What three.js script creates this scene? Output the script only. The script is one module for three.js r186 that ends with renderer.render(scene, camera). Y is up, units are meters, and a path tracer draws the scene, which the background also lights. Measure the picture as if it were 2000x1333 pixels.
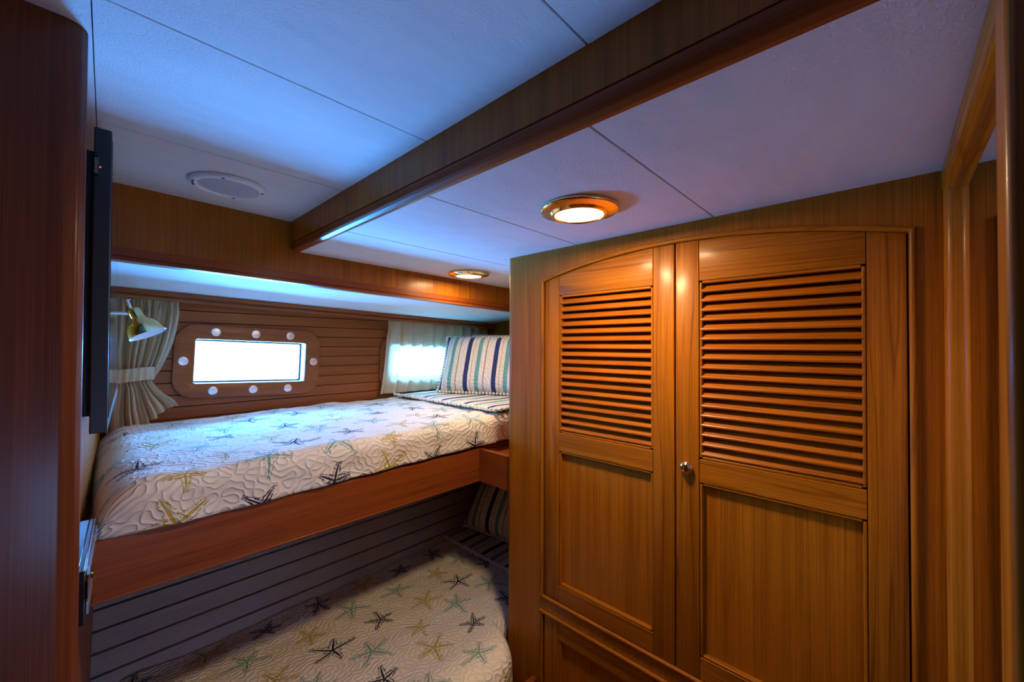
import * as THREE from 'three';
import { RoundedBoxGeometry } from 'three/addons/geometries/RoundedBoxGeometry.js';
import { mergeGeometries, mergeVertices, toCreasedNormals } from 'three/addons/utils/BufferGeometryUtils.js';
import { RectAreaLightUniformsLib } from 'three/addons/lights/RectAreaLightUniformsLib.js';

// ------------------------------------------------------------------ camera, sky, window light, exposure
const E = 1.55;                                   // eye height above the cabin sole
const scene = new THREE.Scene();
const camera = new THREE.PerspectiveCamera(80.6, 2000 / 1333, 0.02, 60);
camera.position.set(0, E, 0);
camera.lookAt(0.7266, E + 0.0127, -0.687);
camera.rotateZ(0.004);
const renderer = new THREE.WebGLRenderer({ antialias: true });
renderer.toneMapping = THREE.LinearToneMapping;
renderer.toneMappingExposure = 1.0;
renderer.shadowMap.enabled = true;
RectAreaLightUniformsLib.init();
scene.background = new THREE.Color().setRGB(1.5, 2.6, 5.0);        // bright hazy day over water
const DAY = new THREE.Color().setRGB(0.055, 0.34, 1.0);
const DAY_LEVEL = 95, GLINT_LEVEL = 360;
const PASSAGE_FILL_LEVEL = 17;
const WARM = new THREE.Color().setRGB(1.0, 0.69, 0.37);
const LAMP_LEVEL = 215;
{                                                                  // the bright haze low over the water, close outside the hull windows
  for (const [Y, h, level] of [[-0.405, 0.27, GLINT_LEVEL], [0.3, 0.72, DAY_LEVEL]]) {                  // sunlit water below the horizon, bright sky above it
    const l = new THREE.RectAreaLight(DAY, level, 4.2, h);
    l.position.set(0.95, E + Y, -2.92); l.lookAt(0.95, E + Y, 0); l.castShadow = true; l.name = 'window_daylight'; scene.add(l);
  }
  const p = new THREE.RectAreaLight(new THREE.Color().setRGB(0.25, 0.48, 1.0), PASSAGE_FILL_LEVEL, 0.24, 0.4);             // cool fill for the lower bunk, through an added window out of view
  p.position.set(0.22, E - 0.66, 0.995); p.lookAt(0.22, E - 0.66, 0); p.castShadow = true; p.name = 'passage_fill'; scene.add(p);
}

// ------------------------------------------------------------------ small tools
function rng(seed) { let a = seed >>> 0; return () => { a = (a + 0x6D2B79F5) | 0; let t = Math.imul(a ^ (a >>> 15), 1 | a); t = (t + Math.imul(t ^ (t >>> 7), 61 | t)) ^ t; return ((t ^ (t >>> 14)) >>> 0) / 4294967296; }; }
const R = rng(7);
const clamp = (v, a, b) => Math.min(b, Math.max(a, v));
const smooth = (a, b, x) => { const t = clamp((x - a) / (b - a), 0, 1); return t * t * (3 - 2 * t); };
const taken = new Map();
function numbered(name) { const n = taken.get(name) || 0; taken.set(name, n + 1); return n ? `${name}_${String(n).padStart(3, '0')}` : name; }
function meshOf(geo, mat) { const m = new THREE.Mesh(geo, mat); m.castShadow = m.receiveShadow = true; return m; }
function part(name, geo, mat, parent) { const m = meshOf(geo, mat); m.name = name; parent.add(m); return m; }
function tag(o, label, category, group) { o.userData.label = label; o.userData.category = category; if (group) o.userData.group = group; return o; }
function thing(name, label, category, pos = [0, 0, 0], group) { const g = new THREE.Group(); g.name = numbered(name); g.position.set(...pos); scene.add(g); return tag(g, label, category, group); }
function struct(name, label, category) { const g = new THREE.Group(); g.name = name; scene.add(g); g.userData.kind = 'structure'; return tag(g, label, category); }
function sub(name, parent, pos = [0, 0, 0]) { const g = new THREE.Group(); g.name = name; g.position.set(...pos); parent.add(g); return g; }

// periodic value noise
function lattice(seed, px, py) { const r = rng(seed), a = new Float32Array(px * py); for (let i = 0; i < a.length; i++) a[i] = r() * 2 - 1; return { a, px, py }; }
function vnoise(L, x, y) {
  let xi = Math.floor(x), yi = Math.floor(y); const fx = x - xi, fy = y - yi, sx = fx * fx * (3 - 2 * fx), sy = fy * fy * (3 - 2 * fy);
  const { a, px, py } = L; xi = ((xi % px) + px) % px; yi = ((yi % py) + py) % py; const x1 = (xi + 1) % px, y1 = (yi + 1) % py;
  const p = a[yi * px + xi], q = a[yi * px + x1], s = a[y1 * px + xi], t = a[y1 * px + x1];
  return (p + (q - p) * sx) * (1 - sy) + (s + (t - s) * sx) * sy;
}
const toS = (c) => { c = clamp(c, 0, 1); return 255 * (c <= 0.0031308 ? c * 12.92 : 1.055 * Math.pow(c, 1 / 2.4) - 0.055); };
function dataTex(w, h, fn, srgb, rx, ry) {
  const d = new Uint8Array(w * h * 4);
  for (let y = 0; y < h; y++) for (let x = 0; x < w; x++) {
    const c = fn(x, y), i = (y * w + x) * 4;
    if (srgb) { d[i] = toS(c[0]); d[i + 1] = toS(c[1]); d[i + 2] = toS(c[2]); } else d[i] = d[i + 1] = d[i + 2] = 255 * clamp(c, 0, 1);
    d[i + 3] = 255;
  }
  const t = new THREE.DataTexture(d, w, h); t.magFilter = THREE.LinearFilter; t.minFilter = THREE.LinearMipmapLinearFilter; t.generateMipmaps = true;
  t.wrapS = t.wrapT = THREE.RepeatWrapping; t.repeat.set(rx, ry); if (srgb) t.colorSpace = THREE.SRGBColorSpace; t.needsUpdate = true; return t;
}

// ------------------------------------------------------------------ materials
function woodTex(seed, light, dark, lines) {       // grain runs along v; tile 0.4 m across, 1.2 m along
  const A = lattice(seed, 24, 3), B = lattice(seed + 1, 300, 5), C = lattice(seed + 2, 8, 4), D = lattice(seed + 3, 512, 40), F = lattice(seed + 4, 40, 2);
  return dataTex(1024, 1024, (x, y) => {
    const u = x / 1024, v = y / 1024, warp = vnoise(C, u * 8, v * 4) * 0.5;
    const coarse = vnoise(A, u * 24 + warp * lines * 1.4, v * 3), fine = vnoise(B, u * 300 + warp * 2, v * 5), pore = vnoise(D, u * 512, v * 40);
    let vein = vnoise(F, u * 40 + warp * 2.2 * lines, v * 2); vein = Math.exp(-vein * vein * 130) * lines;
    let t = 0.56 + 0.17 * coarse + 0.24 * fine + 0.12 * pore - 0.42 * vein; t = clamp(t, 0, 1);
    return [0, 1, 2].map((k) => dark[k] + (light[k] - dark[k]) * t);
  }, true, 1 / 0.4, 1 / 1.2);
}
const grainBump = (() => { const B = lattice(91, 180, 6), D = lattice(92, 256, 40); return dataTex(512, 512, (x, y) => 0.5 + 0.3 * vnoise(B, x / 512 * 180, y / 512 * 6) + 0.2 * vnoise(D, x / 2, y / 512 * 40), false, 1 / 0.4, 1 / 1.2); })();
const woodMat = (map, rough = 0.42) => new THREE.MeshPhysicalMaterial({ map, roughness: rough, specularIntensity: 0.3, clearcoat: 0.18, clearcoatRoughness: 0.2, bumpMap: grainBump, bumpScale: 0.00012 });
const TEAK_L = [0.53, 0.178, 0.008], TEAK_D = [0.2, 0.055, 0.002];
const M = {
  veneer: woodMat(woodTex(11, TEAK_L, TEAK_D, 0.25)),
  solid: woodMat(woodTex(21, TEAK_L, TEAK_D, 1.0)),
  slat: woodMat(woodTex(31, [0.52, 0.15, 0.008], [0.22, 0.052, 0.003], 0.7), 0.36),
  hull: woodMat(woodTex(41, [0.42, 0.135, 0.04], [0.22, 0.062, 0.018], 0.45), 0.38),
  redwood: woodMat(woodTex(51, [0.36, 0.09, 0.016], [0.16, 0.034, 0.006], 0.6), 0.36),
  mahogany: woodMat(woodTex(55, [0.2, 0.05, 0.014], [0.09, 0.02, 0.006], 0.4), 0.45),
  lining: woodMat(woodTex(45, [0.54, 0.46, 0.42], [0.38, 0.31, 0.28], 0.3), 0.4),
  brass: new THREE.MeshPhysicalMaterial({ color: new THREE.Color().setRGB(0.9, 0.7, 0.33), metalness: 1, roughness: 0.12 }),
  steel: new THREE.MeshPhysicalMaterial({ color: new THREE.Color().setRGB(0.8, 0.82, 0.83), metalness: 1, roughness: 0.3 }),
  mirror: new THREE.MeshPhysicalMaterial({ color: new THREE.Color().setRGB(0.86, 0.88, 0.87), metalness: 1, roughness: 0.0 }),
  blackPlastic: new THREE.MeshPhysicalMaterial({ color: new THREE.Color().setRGB(0.012, 0.014, 0.018), roughness: 0.45 }),
  blackGloss: new THREE.MeshPhysicalMaterial({ color: new THREE.Color().setRGB(0.012, 0.014, 0.018), roughness: 0.1, clearcoat: 0.6, clearcoatRoughness: 0.05 }),
  silver: new THREE.MeshPhysicalMaterial({ color: new THREE.Color().setRGB(0.55, 0.57, 0.6), metalness: 0.9, roughness: 0.28 }),
  whitePlastic: new THREE.MeshPhysicalMaterial({ color: new THREE.Color().setRGB(0.8, 0.8, 0.82), roughness: 0.4 }),
  whiteEnamel: new THREE.MeshPhysicalMaterial({ color: new THREE.Color().setRGB(0.82, 0.82, 0.82), roughness: 0.5, side: THREE.DoubleSide }),
  glass: new THREE.MeshPhysicalMaterial({ color: 0xffffff, transmission: 1, thickness: 0, roughness: 0.0, ior: 1.5 }),
  gasket: new THREE.MeshStandardMaterial({ color: new THREE.Color().setRGB(0.03, 0.035, 0.045), roughness: 0.6 }),
};
{
  const A = lattice(61, 90, 36), B = lattice(62, 18, 18), C = lattice(63, 220, 220);
  const bump = dataTex(1024, 1024, (x, y) => { const u = x / 1024, v = y / 1024, w = vnoise(B, u * 18, v * 18); const c = vnoise(A, u * 90 + w * 4, v * 36 - w * 3); return 0.45 + 0.22 * (1 - Math.min(1, Math.abs(c) * 4)) * (0.5 + 0.5 * w) + 0.2 * vnoise(C, u * 220, v * 220); }, false, 1 / 0.42, 1 / 0.42);
  const D = lattice(64, 40, 14);
  const tint = dataTex(512, 512, (x, y) => { const n = 0.97 + 0.03 * vnoise(D, x / 512 * 40, y / 512 * 14); return [0.74 * n, 0.745 * n, 0.74 * n]; }, true, 1 / 0.7, 1 / 0.7);
  M.vinyl = new THREE.MeshPhysicalMaterial({ map: tint, roughness: 0.8, specularIntensity: 0.4, bumpMap: bump, bumpScale: 0.0008 });
}
// meandering quilting stitches: grooves along the zero lines of a smooth noise
function meander(seed, waves, n, size) {
  const r = rng(seed), W = []; while (W.length < 26) { const a = r() * Math.PI, k = waves * (0.82 + 0.36 * r()), p = Math.round(k * Math.cos(a)), q = Math.round(k * Math.sin(a)); if (p || q) W.push([p, q, r() * 6.283]); }
  return (x, y) => { const u = x / n * 6.28318, v = y / n * 6.28318; let c = 0, gx = 0, gy = 0; for (const [p, q, f] of W) { const t = p * u + q * v + f, s = Math.sin(t); c += Math.cos(t); gx -= p * s; gy -= q * s; } const d = Math.abs(c) / Math.max(8 * 1.6, Math.hypot(gx, gy)) / 6.28318 * size; return 0.62 * (1 - Math.exp(-((d / 0.0019) ** 2))) + 0.38 * Math.min(1, d / 0.01); };
}
const quiltBump = dataTex(1024, 1024, meander(71, 16, 1024, 0.44), false, 1 / 0.44, 1 / 0.44);
const pillowBump = dataTex(512, 512, meander(75, 7, 512, 0.26), false, 1 / 0.26, 1 / 0.26);
function canvasTex(w, h, draw, rx, ry) { const c = document.createElement('canvas'); c.width = w; c.height = h; draw(c.getContext('2d'), w, h); const t = new THREE.CanvasTexture(c); t.colorSpace = THREE.SRGBColorSpace; t.wrapS = t.wrapT = THREE.RepeatWrapping; t.repeat.set(rx, ry); return t; }
const TW = 0.51, TH = 0.48;
const starfish = canvasTex(2048, 1928, (g, w, h) => {
  g.fillStyle = '#f0e8da'; g.fillRect(0, 0, w, h);
  const s = w / TW, r = rng(5), ink = { n: '#20253f', t: '#82aba1', y: '#bfa84e' };
  function star(cx, cy, rad, rot, col) {
    const arms = [];
    for (let k = 0; k < 5; k++) arms.push([rot + k * Math.PI * 0.4 + (r() - 0.5) * 0.3, rad * (0.82 + r() * 0.36), (r() - 0.5) * 0.5]);
    const dots = []; for (const [a, l, b] of arms) for (let i = 0; i < 75; i++) { const t = 0.1 + 0.92 * r(), side = r() < 0.5 ? 1 : -1, off = side * (0.06 + 0.24 * Math.sqrt(1 - 0.75 * t) * (0.45 + 0.55 * r())) * rad * (1.02 - 0.5 * t); dots.push([a, l, b, t, off, 1.2 + 1.6 * r()]); }
    const at = (a, l, b, t, off) => { const bend = b * t * t * l * 0.5, ca = Math.cos(a), sa = Math.sin(a); return [ca * l * t - sa * (bend + off), sa * l * t + ca * (bend + off)]; };
    for (const ox of [-w, 0, w]) for (const oy of [-h, 0, h]) {
      if (cx + ox < -rad * 1.5 || cx + ox > w + rad * 1.5 || cy + oy < -rad * 1.5 || cy + oy > h + rad * 1.5) continue;
      g.fillStyle = ink[col];
      for (const [a, l, b] of arms) {
        g.beginPath(); const up = [], dn = [];
        for (let i = 0; i <= 12; i++) { const t = i / 12, wd = rad * 0.055 * (1 - 0.55 * t) * (0.75 + 0.5 * Math.sin(t * 3.1)); up.push(at(a, l, b, t, wd)); dn.push(at(a, l, b, t, -wd)); }
        up.concat(dn.reverse()).forEach((p, i) => (i ? g.lineTo(cx + ox + p[0], cy + oy + p[1]) : g.moveTo(cx + ox + p[0], cy + oy + p[1]))); g.closePath(); g.fill();
      }
      for (const [a, l, b, t, off, d] of dots) { const p = at(a, l, b, t, off); g.beginPath(); g.arc(cx + ox + p[0], cy + oy + p[1], d * s / 1750, 0, 6.3); g.fill(); }
    }
  }
  const rows = [[0.02, 'nny', [0.066, 0.05, 0.058]], [0.14, 'tyt', [0.064, 0.042, 0.06]], [0.26, 'yny', [0.056, 0.066, 0.044]], [0.38, 'ttn', [0.062, 0.06, 0.05]]];
  rows[2][1] = 'nyn'; rows[3][1] = 'tty';
  rows.forEach(([y, cols, rad], j) => { for (let i = 0; i < 3; i++) star((0.085 + i * 0.17 + (j % 2 ? 0.08 : 0) + (j > 1 ? 0.06 : 0) + (r() - 0.5) * 0.02) * s, (y + 0.05 + (r() - 0.5) * 0.03) * s, rad[i] * s, r() * 6.28, cols[i]); });
}, 1 / TW, 1 / TH);
M.quilt = new THREE.MeshPhysicalMaterial({ map: starfish, roughness: 0.85, bumpMap: quiltBump, bumpScale: 0.0024 });
const PER = 0.153;
const stripes = canvasTex(1024, 64, (g, w, h) => {
  g.fillStyle = '#efe9e0'; g.fillRect(0, 0, w, h); const s = w / PER;
  const band = (x, d, c) => { g.fillStyle = c; g.fillRect(x * s, 0, d * s, h); };
  band(0.002, 0.024, '#27396f'); band(0.041, 0.0035, '#cdb94d'); band(0.064, 0.022, '#6fb0ae'); band(0.11, 0.005, '#98933a');
}, 1 / PER, 1);
M.stripe = new THREE.MeshPhysicalMaterial({ map: stripes, roughness: 0.85, bumpMap: pillowBump, bumpScale: 0.003 });
M.pompom = new THREE.MeshStandardMaterial({ color: new THREE.Color().setRGB(0.8, 0.77, 0.7), roughness: 0.95 });
M.linen = (() => {
  const A = lattice(81, 256, 8), B = lattice(82, 8, 256), C = lattice(83, 256, 256);
  const w = (x, y) => 0.5 + 0.22 * vnoise(A, x / 2, y / 64) + 0.22 * vnoise(B, x / 64, y / 2) + 0.1 * vnoise(C, x / 2, y / 2);
  const map = dataTex(512, 512, (x, y) => { const k = 0.88 + 0.2 * (w(x, y) - 0.5); return [0.9 * k, 0.75 * k, 0.49 * k]; }, true, 5, 5);
  return new THREE.MeshPhysicalMaterial({ map, roughness: 1, transmission: 0.42, thickness: 0, side: THREE.DoubleSide, bumpMap: dataTex(512, 512, w, false, 5, 5), bumpScale: 0.0006 });
})();

// ------------------------------------------------------------------ geometry tools
// uv in metres, v along the grain axis
function grain(geo, axis, seed = R()) {
  const g = geo.index ? geo.toNonIndexed() : geo; const p = g.attributes.position, uv = new Float32Array(p.count * 2), a = 'xyz'.indexOf(axis);
  const P = [new THREE.Vector3(), new THREE.Vector3(), new THREE.Vector3()], n = new THREE.Vector3(), e = new THREE.Vector3(), ou = seed * 7.31 % 1, ov = seed * 13.7 % 1.2;
  for (let i = 0; i < p.count; i += 3) {
    for (let k = 0; k < 3; k++) P[k].fromBufferAttribute(p, i + k);
    n.subVectors(P[1], P[0]).cross(e.subVectors(P[2], P[0])); const m = [Math.abs(n.x), Math.abs(n.y), Math.abs(n.z)];
    m[a] *= 0.3; const d = m.indexOf(Math.max(...m)); let b = [0, 1, 2].find((k) => k !== a && k !== d); if (d === a) b = (a + 1) % 3;
    for (let k = 0; k < 3; k++) { const c = P[k].toArray(); uv[(i + k) * 2] = c[b] + ou; uv[(i + k) * 2 + 1] = (d === a ? c[(a + 2) % 3] : c[a]) + ov; }
  }
  g.setAttribute('uv', new THREE.BufferAttribute(uv, 2)); return g;
}
// box from min to max corners (Y measured from the eye)
function box(x0, x1, y0, y1, z0, z1, r = 0.0015, axis = 'y') {
  const w = Math.abs(x1 - x0), h = Math.abs(y1 - y0), d = Math.abs(z1 - z0), rr = Math.min(r, w / 2.1, h / 2.1, d / 2.1);
  const g = r > 0 ? new RoundedBoxGeometry(w, h, d, r > 0.004 ? 4 : 1, rr) : new THREE.BoxGeometry(w, h, d);
  g.translate((x0 + x1) / 2, E + (y0 + y1) / 2, (z0 + z1) / 2); return grain(g, axis);
}
// solid from 8 corners: four below, four above, each [x, Y, z] in the same turning order
function hexa(b, t, axis = 'x') {
  const v = [...b, ...t].map(([x, y, z]) => [x, E + y, z]), f = [[0, 1, 2, 3], [7, 6, 5, 4], [0, 4, 5, 1], [1, 5, 6, 2], [2, 6, 7, 3], [3, 7, 4, 0]], pos = [];
  const c = v.reduce((s, q) => [s[0] + q[0] / 8, s[1] + q[1] / 8, s[2] + q[2] / 8], [0, 0, 0]), C = new THREE.Vector3(...c);
  for (const q of f) {
    let [A, B, D, F] = q.map((k) => new THREE.Vector3(...v[k])); const n = new THREE.Vector3().subVectors(B, A).cross(new THREE.Vector3().subVectors(D, A));
    if (n.dot(new THREE.Vector3().subVectors(A, C)) < 0) [B, F] = [F, B];
    for (const q2 of [A, B, D, A, D, F]) pos.push(q2.x, q2.y, q2.z);
  }
  const g = new THREE.BufferGeometry(); g.setAttribute('position', new THREE.Float32BufferAttribute(pos, 3)); g.computeVertexNormals(); return grain(g, axis);
}
// a profile in (x, Y) run along z from z0 to z1
function runZ(pts, z0, z1, axis = 'z') { const s = new THREE.Shape(pts.map(([x, y]) => new THREE.Vector2(x, E + y))); const g = new THREE.ExtrudeGeometry(s, { depth: z1 - z0, bevelEnabled: false }); g.translate(0, 0, z0); return grain(toCreasedNormals(g, 0.6), axis); }
// an outline in (-z, Y) run along x
function runX(shape, x0, x1, axis = 'y', bevel = 0) {
  const o = bevel ? { depth: x1 - x0 - 2 * bevel, bevelEnabled: true, bevelSize: bevel, bevelThickness: bevel, bevelOffset: -bevel, bevelSegments: 2, curveSegments: 24 } : { depth: x1 - x0, bevelEnabled: false, curveSegments: 24 };
  const g = new THREE.ExtrudeGeometry(shape, o); g.rotateY(Math.PI / 2); g.translate(x0 + bevel, E, 0); return grain(toCreasedNormals(g, 0.5), axis);
}
function outlineZY(pts) { return new THREE.Shape(pts.map(([z, y]) => new THREE.Vector2(-z, y))); }
function tube(points, r, seg = 24, axis = 'y') {
  const c = points.length > 2 ? new THREE.CatmullRomCurve3(points.map((p) => new THREE.Vector3(p[0], E + p[1], p[2])), false, 'centripetal') : new THREE.LineCurve3(...points.map((p) => new THREE.Vector3(p[0], E + p[1], p[2])));
  return grain(new THREE.TubeGeometry(c, points.length > 2 ? seg : 1, r, 10, false), axis);
}
function lathe(pts, seg = 48) { return new THREE.LatheGeometry(pts.map(([r, y]) => new THREE.Vector2(r, y)), seg); }
function sheet(nu, nv, fn) {                    // grid surface with uv in metres given by fn
  const pos = [], uv = [], idx = [];
  for (let j = 0; j <= nv; j++) for (let i = 0; i <= nu; i++) { const p = fn(i / nu, j / nv); pos.push(p[0], p[1], p[2]); uv.push(p[3], p[4]); }
  for (let j = 0; j < nv; j++) for (let i = 0; i < nu; i++) { const a = j * (nu + 1) + i, b = a + 1, c = a + nu + 1, d = c + 1; idx.push(a, b, d, a, d, c); }
  const g = new THREE.BufferGeometry(); g.setAttribute('position', new THREE.Float32BufferAttribute(pos, 3)); g.setAttribute('uv', new THREE.Float32BufferAttribute(uv, 2)); g.setIndex(idx); g.computeVertexNormals(); return g;
}

// ------------------------------------------------------------------ the cabin shell
const CEIL = 0.395, LOW = 0.303;
const floor = struct('floor', 'teak cabin sole running through the cabin', 'floor');
for (let i = 0; i < 14; i++) part('plank', box(-0.9 + i * 0.1, -0.802 + i * 0.1, -1.6, -1.55, -1.0, 1.0, 0.001, 'z'), M.solid, floor);
part('subfloor', box(-1, 1.95, -1.66, -1.6, -2.2, 1.1, 0), M.hull, floor);

const ceiling = struct('ceiling', 'white vinyl ceiling panels with dark seams', 'ceiling');
const xSeam = (z) => 0.001 - 0.024 * (z + 0.745);
const seamPanel = (a, b) => hexa([[xSeam(a) + 0.0006, CEIL, a], [xSeam(b) + 0.0006, CEIL, b], [0.452, CEIL, b], [0.452, CEIL, a]], [[xSeam(a) + 0.0006, CEIL + 0.012, a], [xSeam(b) + 0.0006, CEIL + 0.012, b], [0.452, CEIL + 0.012, b], [0.452, CEIL + 0.012, a]], 'x');
const seamsHigh = [-1.43, -1.017, -0.652, -0.288, 0.077, 0.44, 1.0];
for (let i = 0; i + 1 < seamsHigh.length; i++) part('panel', seamPanel(seamsHigh[i] + 0.0017, seamsHigh[i + 1] - 0.0017), M.vinyl, ceiling);
{ const a = -1.43, b = 1.0; part('panel', hexa([[-0.95, CEIL, a], [-0.95, CEIL, b], [xSeam(b) - 0.0006, CEIL, b], [xSeam(a) - 0.0006, CEIL, a]], [[-0.95, CEIL + 0.012, a], [-0.95, CEIL + 0.012, b], [xSeam(b) - 0.0006, CEIL + 0.012, b], [xSeam(a) - 0.0006, CEIL + 0.012, a]], 'x'), M.vinyl, ceiling); }
const seamsLow = [-1.5, -1.054, -0.682, -0.301, 0.08];
for (let i = 0; i + 1 < seamsLow.length; i++) part('panel', box(0.464, 1.9, LOW, LOW + 0.012, seamsLow[i] + 0.0015, seamsLow[i + 1] - 0.0015, 0.001, 'x'), M.vinyl, ceiling);
part('backing', box(-1, 0.5, CEIL + 0.0122, CEIL + 0.05, -1.45, 1.1, 0), M.hull, ceiling);
part('backing', box(0.5, 1.95, LOW + 0.0122, LOW + 0.15, -1.6, 1.1, 0), M.hull, ceiling);

const beam = struct('trim_1', 'long varnished wooden ceiling beam between the two ceiling levels', 'beam');
{
  part('board', box(0.4455, 0.5, 0.327, CEIL + 0.01, -1.41, 0.085, 0.001, 'y'), M.veneer, beam);
  const p = [[0.4675, 0.3]]; for (let k = 0; k <= 8; k++) { const a = -Math.PI / 2 - k / 8 * Math.PI / 2; p.push([0.4615 + 0.017 * Math.cos(a), 0.3175 + 0.0175 * Math.sin(a)]); }
  p.push([0.4445, 0.324], [0.447, 0.3255], [0.4675, 0.3265]);
  part('moulding', runZ(p.reverse(), -1.405, 0.085, 'z'), M.redwood, beam);
}
// fascia above the berth, with the soffit behind it
const zF = (x) => -1.37 - 0.06 * x, yFb = (x) => 0.207 - 0.016 * x;
const fascia = struct('trim_2', 'wooden fascia board hanging from the ceiling above the upper berth', 'fascia');
{
  const a = -0.02, b = 1.9, board = (a, b, top) => part('board', hexa([[a, yFb(a) + 0.034, zF(a)], [b, yFb(b) + 0.034, zF(b)], [b, yFb(b) + 0.034, zF(b) - 0.02], [a, yFb(a) + 0.034, zF(a) - 0.02]], [[a, top, zF(a)], [b, top, zF(b)], [b, top, zF(b) - 0.02], [a, top, zF(a) - 0.02]], 'y'), M.veneer, fascia);
  board(a, 0.462, CEIL + 0.01); board(0.462, b, LOW + 0.01);
  const e = (x, dy0, dy1, dz) => [[a, dy0, dz], [b, dy0, dz]].map(() => 0) && hexa([[a, yFb(a) + dy0, zF(a) + dz], [b, yFb(b) + dy0, zF(b) + dz], [b, yFb(b) + dy0, zF(b) - 0.03], [a, yFb(a) + dy0, zF(a) - 0.03]], [[a, yFb(a) + dy1, zF(a) + dz], [b, yFb(b) + dy1, zF(b) + dz], [b, yFb(b) + dy1, zF(b) - 0.03], [a, yFb(a) + dy1, zF(a) - 0.03]], 'x');
  part('moulding', e(0, 0.012, 0.034, 0.004), M.redwood, fascia);
  part('bead', e(0, 0.0, 0.009, 0.007), M.redwood, fascia);
  part('groove', e(0, 0.0085, 0.0125, 0.0), M.redwood, fascia);
}
const yHb = (x) => 0.192 - 0.029 * x;            // soffit where it meets the hull
const soffit = struct('trim_3', 'white vinyl soffit panel between fascia and hull planking', 'soffit');
part('panel', hexa([[-0.02, yFb(0) + 0.012, zF(0) - 0.02], [1.9, yFb(1.9) + 0.012, zF(1.9) - 0.02], [1.9, yHb(1.9), -2.04], [-0.02, yHb(0), -2.04]], [[-0.02, yFb(0) + 0.022, zF(0) - 0.02], [1.9, yFb(1.9) + 0.022, zF(1.9) - 0.02], [1.9, yHb(1.9) + 0.01, -2.04], [-0.02, yHb(0) + 0.01, -2.04]], 'x'), M.vinyl, soffit);
const valance = struct('trim_4', 'grooved wooden moulding under the soffit above the curtains', 'moulding');
for (const [d0, d1, z] of [[-0.012, 0.004, -1.888], [-0.018, -0.0135, -1.893], [-0.029, -0.0195, -1.888]])
  part('moulding', hexa([[0, yHb(0) + d0, z], [1.86, yHb(1.86) + d0, z], [1.86, yHb(1.86) + d0, -1.912], [0, yHb(0) + d0, -1.912]], [[0, yHb(0) + d1, z], [1.86, yHb(1.86) + d1, z], [1.86, yHb(1.86) + d1, -1.912], [0, yHb(0) + d1, -1.912]], 'x'), M.hull, valance);

// hull side: planking with two window openings
const WIN = [{ x: 0.492, y: -0.071, tilt: -0.036 }, { x: 1.338, y: -0.1, tilt: -0.036 }];
const OW = 0.405, OH = 0.174;                    // opening
const hull = struct('wall_outer', 'hull side lined with narrow horizontal teak planks', 'wall');
function roundRect(w, h, r) { const s = new THREE.Shape(), a = w / 2, b = h / 2; s.moveTo(-a + r, -b); s.lineTo(a - r, -b); s.absarc(a - r, -b + r, r, -Math.PI / 2, 0); s.lineTo(a, b - r); s.absarc(a - r, b - r, r, 0, Math.PI / 2); s.lineTo(-a + r, b); s.absarc(-a + r, b - r, r, Math.PI / 2, Math.PI); s.lineTo(-a, -b + r); s.absarc(-a + r, -b + r, r, Math.PI, Math.PI * 1.5); return s; }
function turnedHole(w) { const p = new THREE.Path(), c = Math.cos(w.tilt), s = Math.sin(w.tilt); [[-1, -1], [-1, 1], [1, 1], [1, -1]].forEach(([a, b], i) => { const x = w.x + a * (OW / 2 + 0.012) * c - b * (OH / 2 + 0.012) * s, y = w.y + a * (OW / 2 + 0.012) * s + b * (OH / 2 + 0.012) * c; i ? p.lineTo(x, y) : p.moveTo(x, y); }); return p; }
{
  const s = new THREE.Shape([[-0.05, -0.5], [1.95, -0.5], [1.95, 0.26], [-0.05, 0.26]].map((q) => new THREE.Vector2(...q))); WIN.forEach((w) => s.holes.push(turnedHole(w)));
  const g = new THREE.ExtrudeGeometry(s, { depth: 0.035, bevelEnabled: false }); g.translate(0, E, -2.035); part('backing', grain(g, 'x'), M.hull, hull);
  const pitch = 0.0465;
  for (let i = 0; i < 14; i++) {
    const y0 = -0.47 + i * pitch, y1 = y0 + pitch - 0.0022; let spans = [[0.0, 1.86]];
    for (const w of WIN) if (y1 > w.y - 0.112 && y0 < w.y + 0.112) spans = spans.flatMap(([a, b]) => (b <= w.x - 0.235 || a >= w.x + 0.235 ? [[a, b]] : [[a, w.x - 0.235], [w.x + 0.235, b]]));
    for (const [a, b] of spans) if (b - a > 0.01) part('plank', box(a, b, y0, y1, -2.0, -1.985, 0.0025, 'x'), M.hull, hull);
  }
}
const hullLow = struct('wall_outer_lower', 'sloping planked hull side beside the lower berth', 'wall');
{
  const slope = (Y) => -2.0 + 0.69 * (-0.42 - Y);
  for (let i = 0; i < 10; i++) {
    const y1 = -0.513 - i * 0.0475, y0 = y1 - 0.0475 + 0.0055, n = [0, 0.004, 0.006];
    part('plank', hexa([[-0.02, y0, slope(y0) - 0.02], [1.9, y0, slope(y0) - 0.02], [1.9, y0, slope(y0) + 0.008], [-0.02, y0, slope(y0) + 0.008]], [[-0.02, y1, slope(y1) - 0.02], [1.9, y1, slope(y1) - 0.02], [1.9, y1, slope(y1) + 0.008], [-0.02, y1, slope(y1) + 0.008]], 'x'), M.lining, hullLow);
  }
  part('backing', hexa([[-0.05, -0.985, -1.635], [1.95, -0.985, -1.635], [1.95, -0.985, -2.1], [-0.05, -0.985, -2.1]], [[-0.05, -0.512, -1.958], [1.95, -0.512, -1.958], [1.95, -0.512, -2.1], [-0.05, -0.512, -2.1]], 'x'), M.hull, hullLow);
}
part('lower_backing', box(-0.05, 1.95, -1.62, -0.985, -1.72, -1.645, 0, 'x'), M.hull, hullLow);
part('upper_backing', box(-0.05, 1.95, -0.512, -0.49, -2.1, -1.99, 0, 'x'), M.hull, hullLow);
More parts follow.
